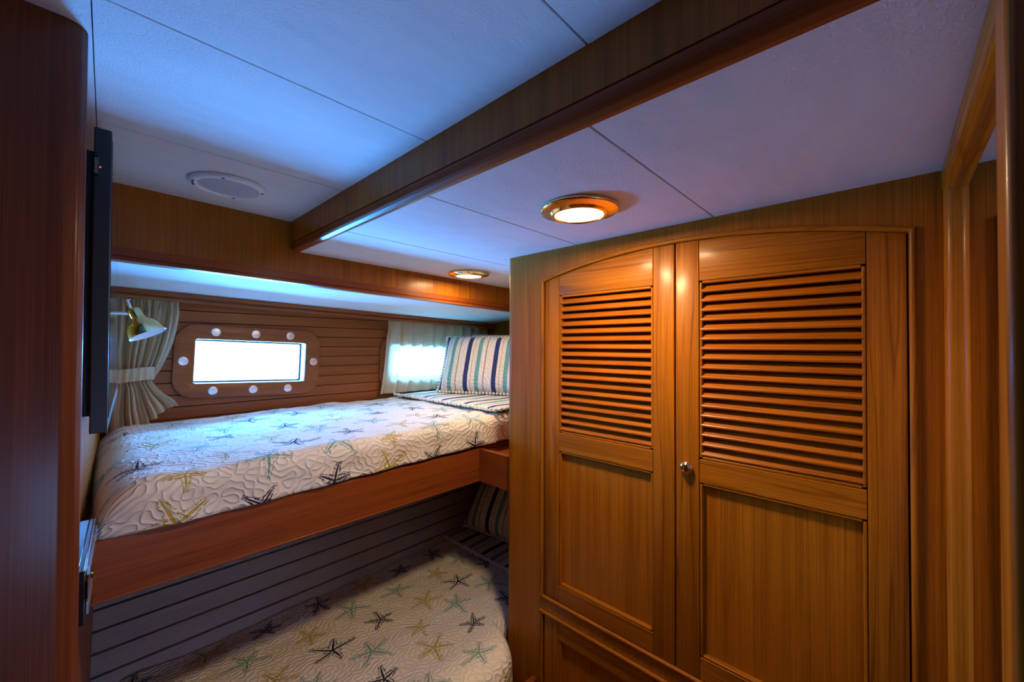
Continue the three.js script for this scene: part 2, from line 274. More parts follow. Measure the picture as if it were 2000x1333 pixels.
// bulkhead at the foot of the berths, pillar of the passage partition, head bulkhead, the other walls
const xB = (z) => -0.008 - 0.052 * (z + 1.13);
const bulkhead = struct('wall_left', 'varnished wooden bulkhead at the foot of the berths', 'wall');
part('panel', hexa([[xB(-0.75) - 0.03, -1.58, -0.75], [xB(-0.75), -1.58, -0.75], [xB(-2.03), -1.58, -2.03], [xB(-2.03) - 0.03, -1.58, -2.03]], [[xB(-0.75) - 0.03, 0.4, -0.75], [xB(-0.75), 0.4, -0.75], [xB(-2.03), 0.4, -2.03], [xB(-2.03) - 0.03, 0.4, -2.03]], 'y'), M.veneer, bulkhead);
const partition = struct('wall_passage_near', 'dark wooden partition with a rounded corner at the left edge', 'wall');
{
  const s = new THREE.Shape(); s.moveTo(-0.95, -0.722); s.lineTo(-0.025, -0.722);
  for (let k = 0; k <= 12; k++) { const a = Math.PI / 2 - k / 12 * Math.PI / 2; s.lineTo(-0.025 + 0.022 * Math.cos(a), -0.744 + 0.022 * Math.sin(a)); }
  s.lineTo(-0.003, -0.775); s.lineTo(-0.95, -0.775); s.closePath();
  const g = new THREE.ExtrudeGeometry(s, { depth: 2.0, bevelEnabled: false }); g.rotateX(-Math.PI / 2); g.scale(1, 1, -1); 
  // winding after the mirror
  const ni = g.toNonIndexed(), p = ni.attributes.position; for (let i = 0; i < p.count; i += 3) { const a = [p.getX(i + 1), p.getY(i + 1), p.getZ(i + 1)], b = [p.getX(i + 2), p.getY(i + 2), p.getZ(i + 2)]; p.setXYZ(i + 1, ...b); p.setXYZ(i + 2, ...a); }
  ni.deleteAttribute('normal'); ni.computeVertexNormals(); ni.translate(0, E - 1.6, 0);
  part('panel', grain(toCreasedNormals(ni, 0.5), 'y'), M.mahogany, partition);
}
const endWall = struct('wall_head', 'wooden bulkhead at the head of the berths', 'wall');
part('panel', box(1.85, 1.9, -1.58, 0.32, -2.03, 0.1, 0, 'y'), M.veneer, endWall);
const rightWall = struct('wall_right', 'wooden wall that carries the tall mirror', 'wall');
part('panel', box(0.395, 1.9, -1.58, 0.4, 0.081, 0.11, 0, 'y'), M.veneer, rightWall);
const passage = struct('wall_passage', 'wooden walls of the passage behind the viewpoint', 'wall');
part('panel', box(0.395, 0.43, -1.58, 0.4, 0.11, 1.0, 0, 'y'), M.redwood, passage);
{
  const s = new THREE.Shape([[-0.95, -1.58], [0.43, -1.58], [0.43, 0.4], [-0.95, 0.4]].map((q) => new THREE.Vector2(...q))); s.holes.push(new THREE.Path([[0.095, -0.865], [0.345, -0.865], [0.345, -0.455], [0.095, -0.455]].map((q) => new THREE.Vector2(...q))));
  const g = new THREE.ExtrudeGeometry(s, { depth: 0.04, bevelEnabled: false }); g.translate(0, E, 1.0); part('panel', grain(g, 'y'), M.redwood, passage);
}
part('panel', box(-1.0, -0.95, -1.58, 0.4, -0.775, 1.05, 0, 'y'), M.redwood, passage);
const jamb = struct('trim_5', 'dark wooden door jamb at the right edge', 'jamb');
part('post', box(0.36, 0.396, -1.55, 0.394, 0.048, 0.2, 0.006, 'y'), M.solid, jamb);

// ------------------------------------------------------------------ windows
function windowUnit(n, w, label) {
  const g = new THREE.Group(); g.name = 'window_' + n; g.userData.kind = 'structure'; tag(g, label, 'window'); scene.add(g);
  g.position.set(w.x, E + w.y, -1.985); g.rotation.z = w.tilt;
  const s = roundRect(0.535, 0.29, 0.075); s.holes.push(roundRect(OW, OH, 0.008));
  const f = new THREE.ExtrudeGeometry(s, { depth: 0.012, bevelEnabled: true, bevelSize: 0.003, bevelThickness: 0.003, bevelOffset: -0.003, bevelSegments: 2, curveSegments: 10 });
  part('frame', grain(toCreasedNormals(f, 0.5), 'x'), M.hull, g);
  const rv = roundRect(OW + 0.012, OH + 0.012, 0.012); rv.holes.push(roundRect(OW, OH, 0.01));
  const r = new THREE.ExtrudeGeometry(rv, { depth: 0.05, bevelEnabled: false, curveSegments: 8 }); r.translate(0, 0, -0.05); part('liner', r, M.whitePlastic, g);
  const gs = roundRect(OW - 0.0, OH - 0.0, 0.01); gs.holes.push(roundRect(OW - 0.012, OH - 0.012, 0.008));
  const k = new THREE.ExtrudeGeometry(gs, { depth: 0.004, bevelEnabled: false, curveSegments: 8 }); k.translate(0, 0, -0.046); part('gasket', k, M.gasket, g);
  const p = new THREE.BoxGeometry(OW, OH, 0.004); p.translate(0, 0, -0.05); part('pane', p, M.glass, g);
  return g;
}
windowUnit(1, WIN[0], 'oblong cabin window in a rounded teak frame with steel caps');
windowUnit(2, WIN[1], 'cabin window behind the drawn cream curtain');
{
  const g = new THREE.Group(); g.name = 'window_3'; g.userData.kind = 'structure'; tag(g, 'unseen window added in the passage for cool fill light', 'window'); scene.add(g); g.position.set(0.22, E - 0.66, 1.0);  // added window behind the camera, there to admit the cool fill
  const s = roundRect(0.32, 0.48, 0.03); s.holes.push(roundRect(0.24, 0.4, 0.01)); const f = new THREE.ExtrudeGeometry(s, { depth: 0.015, bevelEnabled: false }); f.translate(0, 0, -0.015); part('frame', grain(f, 'x'), M.hull, g);
  const p = new THREE.BoxGeometry(0.25, 0.41, 0.004); p.translate(0, 0, 0.02); part('pane', p, M.glass, g);
}
{
  const cap = lathe([[0, 0.0052], [0.012, 0.005], [0.0155, 0.0046], [0.0172, 0.0032], [0.0178, 0.0012], [0.0178, 0]], 32); cap.rotateX(Math.PI / 2);
  const spots = [[-0.14, 0.118, 'left of the three above the open window'], [0, 0.118, 'middle of the three above the open window'], [0.135, 0.118, 'right of the three above the open window'], [-0.238, 0, 'at the left end of the open window'], [0.24, 0.003, 'at the right end of the open window'], [-0.14, -0.117, 'left of the three below the open window'], [0, -0.117, 'middle of the three below the open window'], [0.135, -0.117, 'right of the three below the open window']];
  const w = WIN[0], c = Math.cos(w.tilt), s = Math.sin(w.tilt);
  for (const [a, b, where] of spots) { const m = meshOf(cap, M.steel); m.name = numbered('screw_cap'); m.position.set(w.x + a * c - b * s, E + w.y + a * s + b * c, -1.985 + 0.0122); m.rotation.z = w.tilt; tag(m, 'round steel screw cap, ' + where, 'screw cap', 'steel caps on the window frame'); scene.add(m); }
}

// ------------------------------------------------------------------ wardrobe with louvred doors
const arch = (z) => 0.262 - 1.653 + Math.sqrt(1.653 ** 2 - (z + 0.392) ** 2);
const wardrobe = thing('wardrobe', 'built-in teak wardrobe with two arched louvred doors', 'wardrobe');
{
  const ZL = -0.811, ZR = 0.027, YB = -0.788, YC = -0.836, YF = -1.5;
  const face = outlineZY([[-0.948, -1.55], [0.08, -1.55], [0.08, LOW], [-0.948, LOW]]);
  const hole = new THREE.Path(); hole.moveTo(-ZL, YB); hole.lineTo(-ZR, YB); for (let k = 0; k <= 30; k++) { const z = ZR + (ZL - ZR) * k / 30; hole.lineTo(-z, arch(z)); } hole.closePath(); face.holes.push(hole);
  const hole2 = new THREE.Path(); hole2.moveTo(-ZL, YF); hole2.lineTo(-ZR, YF); hole2.lineTo(-ZR, YC); hole2.lineTo(-ZL, YC); hole2.closePath(); face.holes.push(hole2);
  part('face_frame', runX(face, 1.0, 1.022, 'y'), M.veneer, wardrobe);
  // rounded corner post
  const s = new THREE.Shape(); s.moveTo(1.022, 0.948); s.lineTo(1.0, 0.948); for (let k = 0; k <= 10; k++) { const a = Math.PI - k / 10 * Math.PI / 2; s.lineTo(1.022 + 0.022 * Math.cos(a), 0.948 + 0.022 * Math.sin(a)); } s.closePath();
  const cg = new THREE.ExtrudeGeometry(s, { depth: LOW + 1.55, bevelEnabled: false }); cg.rotateX(-Math.PI / 2); cg.translate(0, E - 1.55, 0); part('corner_post', grain(toCreasedNormals(cg, 0.5), 'y'), M.veneer, wardrobe);
  part('side', box(1.022, 1.845, -1.55, LOW - 0.001, -0.97, -0.952, 0, 'y'), M.veneer, wardrobe);
  part('back', box(1.5, 1.52, -1.55, LOW - 0.001, -0.951, 0.08, 0, 'y'), M.veneer, wardrobe);
  part('shelf', box(1.03, 1.5, -0.83, -0.8, -0.951, 0.08, 0, 'y'), M.veneer, wardrobe);
  // half-round bead round both openings
  const bead = sub('bead_moulding', wardrobe); const bx = 0.9985, br = 0.0054;
  const top = []; for (let k = 0; k <= 24; k++) { const z = ZL + (ZR - ZL) * k / 24; top.push([bx, arch(z), z]); }
  part('bead', tube(top, br, 60, 'z'), M.solid, bead);
  for (const [z, y0, y1] of [[ZL, YB, arch(ZL)], [ZR, YB, arch(ZR)], [ZL, YF, YC], [ZR, YF, YC]]) part('bead', tube([[bx, y0 - br, z], [bx, y1 + br * 0.6, z]], br, 1, 'y'), M.solid, bead);
  for (const y of [YB, YC, YF]) part('bead', tube([[bx, y, ZL - br], [bx, y, ZR + br]], br, 1, 'z'), M.solid, bead);
  // louvre slat, run along z, front edge low and rounded
  const slatShape = new THREE.Shape(); { const L = 0.011, r = 0.0035, n = 8; for (let k = 0; k <= n; k++) { const a = -Math.PI / 2 - k / n * Math.PI; slatShape.lineTo(-L + r * Math.cos(a), r * Math.sin(a)); } for (let k = 0; k <= 2; k++) { const a = Math.PI / 2 - k / 2 * Math.PI; slatShape.lineTo(L + r * Math.cos(a), r * Math.sin(a)); } }
  const slats = [1, 2, 3].map((q) => { const g = new THREE.ExtrudeGeometry(slatShape, { depth: 0.31, bevelEnabled: false }); g.translate(0, 0, -0.155); g.rotateZ(0.66); return grain(toCreasedNormals(g, 0.5), 'z', q * 0.37); });
  const xf = 1.003, xb = 1.024;
  function door(name, z0, z1, knobSide) {
    const d = sub(name, wardrobe), zi0 = z0 + 0.055, zi1 = z1 - 0.055, top = (z) => arch(z) - 0.005, yb = YB + 0.004;
    const strip = (a, b) => { const p = [[a, yb], [b, yb]]; for (let k = 0; k <= 6; k++) { const z = b + (a - b) * k / 6; p.push([z, top(z)]); } return outlineZY(p); };
    part('stile', runX(strip(z0, zi0 - 0.0012), xf, xb, 'y', 0.0012), M.solid, d); part('stile', runX(strip(zi1 + 0.0012, z1), xf, xb, 'y', 0.0012), M.solid, d);
    const tr = [[zi0, 0.158], [zi1, 0.158]]; for (let k = 0; k <= 10; k++) { const z = zi1 + (zi0 - zi1) * k / 10; tr.push([z, top(z)]); }
    part('rail', runX(outlineZY(tr), xf + 0.0005, xb, 'z', 0.0012), M.solid, d);
    part('rail', box(xf + 0.0005, xb, -0.322, -0.267, zi0, zi1, 0.0012, 'z'), M.solid, d);
    part('rail', box(xf + 0.0005, xb, yb, -0.733, zi0, zi1, 0.0012, 'z'), M.solid, d);
    part('panel', box(1.017, 1.022, -0.74, -0.32, zi0 - 0.004, zi1 + 0.004, 0, 'y'), M.veneer, d);
    // beaded sticking along the inner edges
    for (const [ya, ybt] of [[0.1545, -0.2635], [-0.3255, -0.7295]]) {
      for (const z of [zi0 + 0.003, zi1 - 0.003]) part('sticking', box(xf + 0.002, xb - 0.004, ybt, ya, z - 0.003, z + 0.003, 0.0022, 'y'), M.solid, d);
      for (const y of [ya, ybt]) part('sticking', box(xf + 0.002, xb - 0.004, y - 0.0033, y + 0.0033, zi0 + 0.006, zi1 - 0.006, 0.0022, 'z'), M.solid, d);
    }
    const n = 18, p = (0.151 + 0.260) / n;
    for (let k = 0; k < n; k++) { const m = part('slat', slats[(k * 7 + 3) % 3], M.slat, d); m.position.set(1.0165, E - 0.260 + (k + 0.5) * p, (zi0 + zi1) / 2); m.scale.z = (zi1 - zi0 - 0.004) / 0.31; }
    if (knobSide) {
      const k = lathe([[0, 0.017], [0.0085, 0.0168], [0.0095, 0.0145], [0.0105, 0.0135], [0.0135, 0.0125], [0.0148, 0.009], [0.0135, 0.005], [0.009, 0.003], [0.009, 0]], 36); k.rotateZ(Math.PI / 2); k.translate(xf + 0.001, E - 0.291, z0 + 0.0265);
      const m = part('knob', k, M.brass, d); m.userData.label = 'round brass knob';
    }
    return d;
  }
  door('door', ZL + 0.008, -0.3943, false); door('door', -0.3897, ZR - 0.008, true);
  for (const [z0, z1] of [[ZL + 0.008, -0.3935], [-0.3905, ZR - 0.008]]) {
    const d = sub('lower_door', wardrobe), a = z0 + 0.055, b = z1 - 0.055, y0 = YF + 0.006, y1 = YC - 0.008;
    part('stile', box(xf, xb, y0, y1, z0, a - 0.0012, 0.0012, 'y'), M.solid, d); part('stile', box(xf, xb, y0, y1, b + 0.0012, z1, 0.0012, 'y'), M.solid, d);
    part('rail', box(xf + 0.0005, xb, y1 - 0.055, y1, a, b, 0.0012, 'z'), M.solid, d); part('rail', box(xf + 0.0005, xb, y0, y0 + 0.055, a, b, 0.0012, 'z'), M.solid, d);
    part('panel', box(1.017, 1.022, y0 + 0.05, y1 - 0.05, a - 0.004, b + 0.004, 0, 'y'), M.veneer, d);
    for (const z of [a + 0.003, b - 0.003]) part('sticking', box(xf + 0.002, xb - 0.004, y0 + 0.055, y1 - 0.055, z - 0.003, z + 0.003, 0.0022, 'y'), M.solid, d);
    part('sticking', box(xf + 0.002, xb - 0.004, y1 - 0.0615, y1 - 0.055, a + 0.006, b - 0.006, 0.0022, 'z'), M.solid, d);
  }
}

// ------------------------------------------------------------------ mirror on the right wall
{
  const g = thing('wall_mirror', 'tall mirror in a rounded teak frame beside the wardrobe', 'mirror');
  part('glass', box(0.398, 0.955, -1.5, 0.275, 0.0762, 0.0802, 0), M.mirror, g);
  part('frame', tube([[0.966, -1.5, 0.0745], [0.966, 0.268, 0.0745]], 0.0125, 1, 'y'), M.solid, g);
  part('frame', box(0.97, 0.998, -1.5, 0.3, 0.072, 0.0805, 0.002, 'y'), M.solid, g);
  part('frame', tube([[0.397, 0.268, 0.0745], [0.975, 0.268, 0.0745]], 0.014, 1, 'x'), M.solid, g);
  part('frame', box(0.397, 0.998, 0.278, 0.302, 0.062, 0.0805, 0.004, 'x'), M.solid, g);
}

// ------------------------------------------------------------------ upper berth
{
  const b = thing('upper_bunk', 'upper bunk with a deep varnished wooden front board', 'bunk');
  part('front_board', box(0.012, 1.024, -0.508, -0.386, -1.15, -1.13, 0.003, 'x'), M.redwood, b);
  part('bottom_bead', tube([[0.012, -0.505, -1.1305], [1.02, -0.505, -1.1305]], 0.0028, 1, 'x'), M.redwood, b);
  part('return_board', box(1.018, 1.036, -0.508, -0.386, -1.131, -0.9705, 0.003, 'z'), M.redwood, b);
  part('ledge', box(1.034, 1.85, -0.43, -0.405, -1.16, -0.972, 0.002, 'x'), M.redwood, b);
  part('base', box(0.03, 1.85, -0.47, -0.388, -1.98, -1.15, 0.002, 'x'), M.redwood, b);
}
// bedspread: a mattress-shaped cover with rounded front edge and ends
function quilt(name, label, o) {
  const N1 = lattice(o.seed, 64, 64), N2 = lattice(o.seed + 1, 64, 64), nx = 260, prof = 110;
  const g = sheet(nx, prof, (a, t) => {
    // denser columns near the ends
    const s = a < 0.12 ? 0.06 * Math.pow(a / 0.12, 2) : 0.06 + (a - 0.12) / 0.88 * 0.94; const x = o.x0 + (o.x1 - o.x0) * s;
    const fl = clamp((x - o.x0) / o.rEnd, 0, 1), f = Math.sqrt(Math.max(0, 1 - (1 - fl) ** 2));
    const zf = o.zf(x) - 0.03 * (1 - f), r = o.r, flat = zf - r - o.zb, arc = r * Math.PI / 2, drop = o.ytop - r - o.ybot, under = 0.12, total = flat + arc + drop + under; const l = t * total; let y, z;
    if (l < flat) { z = o.zb + l; y = o.ytop; } else if (l < flat + arc) { const q = (l - flat) / r; z = zf - r + r * Math.sin(q); y = o.ytop - r + r * Math.cos(q); } else if (l < flat + arc + drop) { z = zf; y = o.ytop - r - (l - flat - arc); } else { z = zf - (l - flat - arc - drop); y = o.ybot; }
    const w = vnoise(N1, x * 9, l * 9) * 0.005 + vnoise(N2, x * 26, l * 26) * 0.0026;
    if (l > flat + arc * 0.6 && l < flat + arc + drop) z += w; else if (l <= flat + arc * 0.6) y += w;
    if (l > flat + arc + drop * 0.3) z += Math.sin((l - flat - arc - drop * 0.3) / (drop * 0.7 + under) * 3) * 0.004 + 0.003 * Math.sin(x * 41 + 2);
    y += (o.sag ? o.sag(x, z) : 0);
    y = o.ybot + (y - o.ybot) * f;
    return [x, E + y, z, x + o.u, -l + o.v];
  });
  const m = meshOf(g, M.quilt); m.name = numbered(name); scene.add(m); tag(m, label, 'bedspread'); return m;
}
quilt('bedspread', 'white quilted starfish bedspread covering the upper bunk mattress', { seed: 101, x0: 0.014, x1: 1.84, zb: -1.925, zf: () => -1.122, ytop: -0.285, ybot: -0.3858, r: 0.045, rEnd: 0.09, u: 0.18, v: 0.1, sag: (x, z) => 0.012 * smooth(0.1, 0.9, x) });
// ------------------------------------------------------------------ lower berth
{
  const b = thing('lower_bunk', 'lower bunk base with a wooden front board under the bedspread', 'bunk');
  part('front_board', box(0.02, 0.992, -1.548, -1.048, -0.842, -0.822, 0.004, 'x'), M.redwood, b);
  part('base', box(0.03, 0.98, -1.2, -1.12, -1.5, -0.86, 0.002, 'x'), M.redwood, b);
  part('base', box(0.98, 1.84, -1.2, -1.12, -1.5, -0.985, 0.002, 'x'), M.redwood, b);
}
const zfLow = (x) => (x < 0.86 ? -0.85 : x < 0.985 ? -0.99 + 0.14 * Math.sqrt(Math.max(0, 1 - ((x - 0.86) / 0.1255) ** 2)) : -0.99);
quilt('bedspread', 'white quilted starfish bedspread on the lower bunk', { seed: 131, x0: 0.03, x1: 1.84, zb: -1.606, zf: zfLow, ytop: -0.965, ybot: -1.11, r: 0.05, rEnd: 0.06, u: 0.05, v: 0.23 });

// ------------------------------------------------------------------ cushions
function cushion(W, H, T, n = 44) {                 // in local x (width) y (height), thickness along z
  const face = (sgn) => sheet(n, n, (a, b) => { const p = a * 2 - 1, q = b * 2 - 1, bul = Math.pow((1 - p ** 4) * (1 - q ** 4), 0.55); const px = p * (1 - 0.05 * (1 - q * q) * p * p), py = q * (1 - 0.05 * (1 - p * p) * q * q); return [sgn * px * W / 2, py * H / 2 + H / 2, sgn * (T / 2 * bul + 0.002), sgn * px * W / 2 + W / 2, py * H / 2]; });
  return mergeVertices(mergeGeometries([face(1), face(-1)]), 1e-5);
}
const ball = new THREE.IcosahedronGeometry(0.008, 1);
function pompoms(list) { return mergeGeometries(list.map(([x, y, z]) => ball.clone().translate(x, y, z))); }
function stripedCushion(label, group, W, H, T, base, dir, lean) {
  const c = thing('striped_cushion', label, 'cushion', [base[0], E + base[1], base[2]], group); 
  // local x -> dir in plan, then lean back
  c.rotation.order = 'YXZ'; c.rotation.y = Math.atan2(-dir[1], dir[0]); c.rotation.x = -lean;
  part('cover', cushion(W, H, T), M.stripe, c);
  const l = []; for (let k = 0; k <= 20; k++) { const y = H * k / 20; l.push([-W / 2 - 0.004 + 0.05 * W / 2 * (1 - (2 * k / 20 - 1) ** 2) * 0.9, y, 0.002]); l.push([W / 2 + 0.004 - 0.05 * W / 2 * (1 - (2 * k / 20 - 1) ** 2) * 0.9, y, 0.002]); }
  for (let k = 1; k < 30; k++) { l.push([-W / 2 + W * k / 30, 0.004, 0.014]); l.push([-W / 2 + W * k / 30, H + 0.002, 0]); }
  const p = part('pompom_trim', pompoms(l), M.pompom, c); p.userData.kind = 'stuff'; p.userData.label = 'white pompom trim'; return c;
}
function mid(p, dir, w) { return [p[0] + dir[0] * w / 2, p[1], p[2] + dir[1] * w / 2]; }
{
  const d = [0.467, 0.884]; stripedCushion('blue, teal and yellow striped cushion leaning at the head of the upper bunk', 'striped cushions', 0.56, 0.325, 0.13, mid([1.284, -0.2505, -1.757], d, 0.56), d, 0.42);
  const d2 = [0.1, 0.995]; stripedCushion('striped cushion in the dark corner of the lower bunk', 'striped cushions', 0.54, 0.42, 0.13, mid([1.36, -0.935, -1.62], d2, 0.54), d2, 0.6);
}
function flatSham(label, x0, x1, z0, z1, Y, droop) {
  const t = thing('striped_sham', label, 'sham', [0, 0, 0], 'striped shams lying flat'), N = lattice(201, 32, 32);
  const top = (x, z) => { const a = (x - x0) / (x1 - x0), b = (z - z0) / (z1 - z0); return Y + 0.01 * Math.pow(Math.max(0, (1 - (2 * a - 1) ** 8) * (1 - (2 * b - 1) ** 8)), 0.5) + vnoise(N, x * 11, z * 11) * 0.004; };
  const g1 = sheet(50, 60, (a, b) => { const x = x0 + (x1 - x0) * a, z = z0 + (z1 - z0) * b; return [x, E + top(x, z), z, z, x]; }); const g2 = sheet(50, 60, (a, b) => { const x = x1 - (x1 - x0) * a, z = z0 + (z1 - z0) * b; return [x, E + Y - 0.004, z, z, x]; });
  // the top faces up
  const i = g1.index.array; for (let k = 0; k < i.length; k += 3) { const q = i[k]; i[k] = i[k + 1]; i[k + 1] = q; } g1.computeVertexNormals();
  part('cover', mergeGeometries([g1, g2]), M.stripe, t);
  const l = []; for (let k = 0; k <= 34; k++) { const z = z0 + (z1 - z0) * k / 34; l.push([x0 - 0.004 + 0.003 * Math.sin(k * 2.1), E + Y + 0.006, z]); } for (let k = 0; k < 20; k++) l.push([x0 + (x1 - x0) * k / 20, E + Y + 0.006, z1 + 0.003]);
  const p = part('pompom_trim', pompoms(l), M.pompom, t); p.userData.kind = 'stuff'; p.userData.label = 'white pompom trim';
}
flatSham('striped pillow sham with pompom edge lying flat on the upper bunk', 1.12, 1.72, -1.9, -1.15, -0.2605);
flatSham('striped pillow sham lying flat in the shade of the lower bunk', 1.24, 1.8, -1.62, -1.05, -0.955);
{
  const c = thing('cream_pillow', 'plain cream pillow half hidden behind the striped cushion', 'pillow', [1.66, E - 0.25, -1.66]); c.rotation.order = 'YXZ'; c.rotation.y = -1.35; c.rotation.x = -0.2;
  const g = cushion(0.5, 0.33, 0.12); const m = new THREE.MeshStandardMaterial({ color: new THREE.Color().setRGB(0.72, 0.68, 0.58), roughness: 0.9 }); part('cover', g, m, c);
}

// ------------------------------------------------------------------ curtains
{
  const yt = 0.168, yb = -0.292, N = lattice(301, 32, 32);
  const c = thing('curtain', 'cream linen curtain gathered by a tieback beside the reading lamp', 'curtain', [0, 0, 0], 'cream curtains');
  const half = (t) => (t < 0.64 ? 0.236 - 0.072 * Math.pow(t / 0.64, 2.1) : 0.164 + 0.072 * Math.pow((t - 0.64) / 0.36, 0.85));
  const pleats = 9;
  const left = (t) => 0.046 + 0.016 * Math.exp(-(((t - 0.64) / 0.14) ** 2));
  const g = sheet(360, 110, (a, b) => {
    const x0 = left(b), x1 = half(b), pinch = smooth(0.02, 0.12, b), tie = Math.exp(-(((b - 0.64) / 0.07) ** 2)), ph = a * pleats * Math.PI * 2 + 0.25 * Math.sin(b * 3 + a * 9);
    const amp = (0.007 + 0.011 * pinch) * (1 - 0.55 * tie); const x = x0 + (x1 - x0) * a + 0.004 * Math.sin(ph * 1 + 1.2) * pinch * (1 - 0.5 * tie);
    const z = -1.945 + amp * Math.cos(ph) * (0.75 + 0.4 * Math.sin(a * 23)) + 0.004 * Math.sin(ph * 2.3 + b * 4) + 0.018 * smooth(0.62, 0.8, b) * Math.sin(a * 3);
    const bot = yb + 0.078 * smooth(0.3, 1, a) * smooth(0.66, 1, b) - 0.012; const y = yt + (bot - yt) * b + 0.003 * vnoise(N, a * 20, b * 6);
    return [x, E + y, z, a * 0.6, b * 0.48];
  });
  part('cloth', g, M.linen, c);
  const tb = sheet(40, 8, (a, b) => { const x = 0.054 + (0.17 - 0.054) * a, bul = Math.sin(a * Math.PI), y = -0.108 - 0.045 * (b - 0.5) - 0.008 * a + 0.014 * Math.sin(a * Math.PI * 0.5); return [x, E + y + 0.006 * (1 - a) - 0.012 * (1 - a), -1.935 + 0.024 * Math.pow(bul, 0.5) + 0.0015 * Math.sin(a * 40 + b), a * 0.2, b * 0.045]; });
  const i = tb.index.array; for (let k = 0; k < i.length; k += 3) { const q = i[k]; i[k] = i[k + 1]; i[k + 1] = q; } tb.computeVertexNormals();
  part('tieback', tb, M.linen, c);
}
{
  const c = thing('curtain', 'cream linen curtain drawn across the window beside the striped cushion', 'curtain', [0, 0, 0], 'cream curtains'), pl = 10;
  const g = sheet(420, 60, (a, b) => {
    const x0 = 1.086 - 0.036 * b * b, x1 = 1.8, top = yHb(x0 + (x1 - x0) * a) - 0.02, bot = -0.254, pinch = smooth(0.1, 0.32, b), ph = a * pl * Math.PI * 2, x = x0 + (x1 - x0) * a + 0.006 * Math.sin(ph + 0.8);
    const sharp = (1 - pinch) * Math.pow(Math.abs(Math.cos(ph / 2)), 9) * 0.022; const z = -1.952 + 0.011 * Math.cos(ph + 0.35 * Math.sin(b * 4 + a * 11)) * (0.35 + 0.65 * pinch) + sharp + 0.003 * Math.sin(ph * 2.7 + b * 3);
    return [x, E + top + (bot - top) * b, z, a * 1.1, b * 0.4];
  });
  part('cloth', g, M.linen, c);
}

// ------------------------------------------------------------------ brass reading lamp on the bulkhead
{
  const l = thing('reading_lamp', 'polished brass reading lamp with a bell shade before the curtain', 'lamp', [0.026, E + 0.097, -1.75]);
  const bp = lathe([[0, 0.008], [0.026, 0.008], [0.03, 0.004], [0.03, 0]], 32); bp.rotateZ(-Math.PI / 2); part('base', bp, M.brass, l);
  const arm = new THREE.CylinderGeometry(0.0055, 0.0055, 0.075, 16); arm.rotateZ(Math.PI / 2); arm.translate(0.045, 0.0, 0.0); part('arm', arm, M.steel, l);
  const sw = new THREE.CylinderGeometry(0.004, 0.004, 0.026, 12); sw.rotateZ(Math.PI / 2); sw.translate(0.02, -0.026, 0.004); part('switch', sw, M.whitePlastic, l);
  const sh = sub('shade', l, [0.082, -0.002, 0.004]); sh.rotation.set(-0.22, 0, 0.4);
  const pr = [[0.0, 0.022], [0.011, 0.0215], [0.0165, 0.018], [0.018, 0.01], [0.0185, -0.008], [0.021, -0.016], [0.029, -0.023], [0.038, -0.032], [0.0445, -0.044], [0.0485, -0.058], [0.0505, -0.07]];
  part('shell', lathe([...pr, [0.0495, -0.07], ...pr.slice(3).reverse().map(([r, y]) => [Math.max(0, r - 0.0016), y])], 48), M.brass, sh);
  part('lining', lathe(pr.slice(4).map(([r, y]) => [r - 0.0019, y]), 48), M.whiteEnamel, sh);
  const bulb = new THREE.SphereGeometry(0.015, 20, 14); bulb.translate(0, -0.035, 0); part('bulb', bulb, M.whiteEnamel, sh);
  const pin = mergeGeometries([new THREE.CylinderGeometry(0.004, 0.004, 0.026, 12).translate(0, 0.033, 0), new THREE.CylinderGeometry(0.0085, 0.0085, 0.003, 16).translate(0, 0.047, 0)]); const pn = part('pin', pin, M.steel, l); pn.position.set(0.076, -0.002, 0.004); pn.rotation.z = 0.34;
}

// ------------------------------------------------------------------ ceiling downlights
const bulbMat = new THREE.MeshStandardMaterial({ color: new THREE.Color().setRGB(0.9, 0.85, 0.75), emissive: new THREE.Color().setRGB(1.0, 0.74, 0.4), emissiveIntensity: 3.2, roughness: 0.5 });
function downlight(label, x, z, Y, level) {
  const d = thing('downlight', label, 'ceiling light', [x, E + Y, z], 'brass ceiling downlights');
  part('ring', lathe([[0.06, 0], [0.083, 0], [0.0848, -0.002], [0.0845, -0.007], [0.082, -0.009], [0.0645, -0.0125], [0.0625, -0.0125], [0.0605, -0.0165], [0.056, -0.018], [0.053, -0.0165], [0.052, -0.006], [0.06, 0]], 64), M.brass, d);
  part('lens', lathe([[0, -0.0175], [0.035, -0.0168], [0.049, -0.0148], [0.0525, -0.012], [0.0525, -0.008], [0, -0.008]], 48), bulbMat, d);
  const l = new THREE.RectAreaLight(WARM, level, 0.092, 0.092); l.name = 'downlight_glow'; l.position.set(x, E + Y - 0.019, z); l.lookAt(x, E + Y - 1, z); l.castShadow = true; scene.add(l);
}
downlight('lit brass downlight above the wardrobe doors', 0.739, -0.498, LOW, LAMP_LEVEL);
downlight('lit brass downlight above the head of the upper bunk', 1.086, -1.275, LOW, LAMP_LEVEL * 0.55);

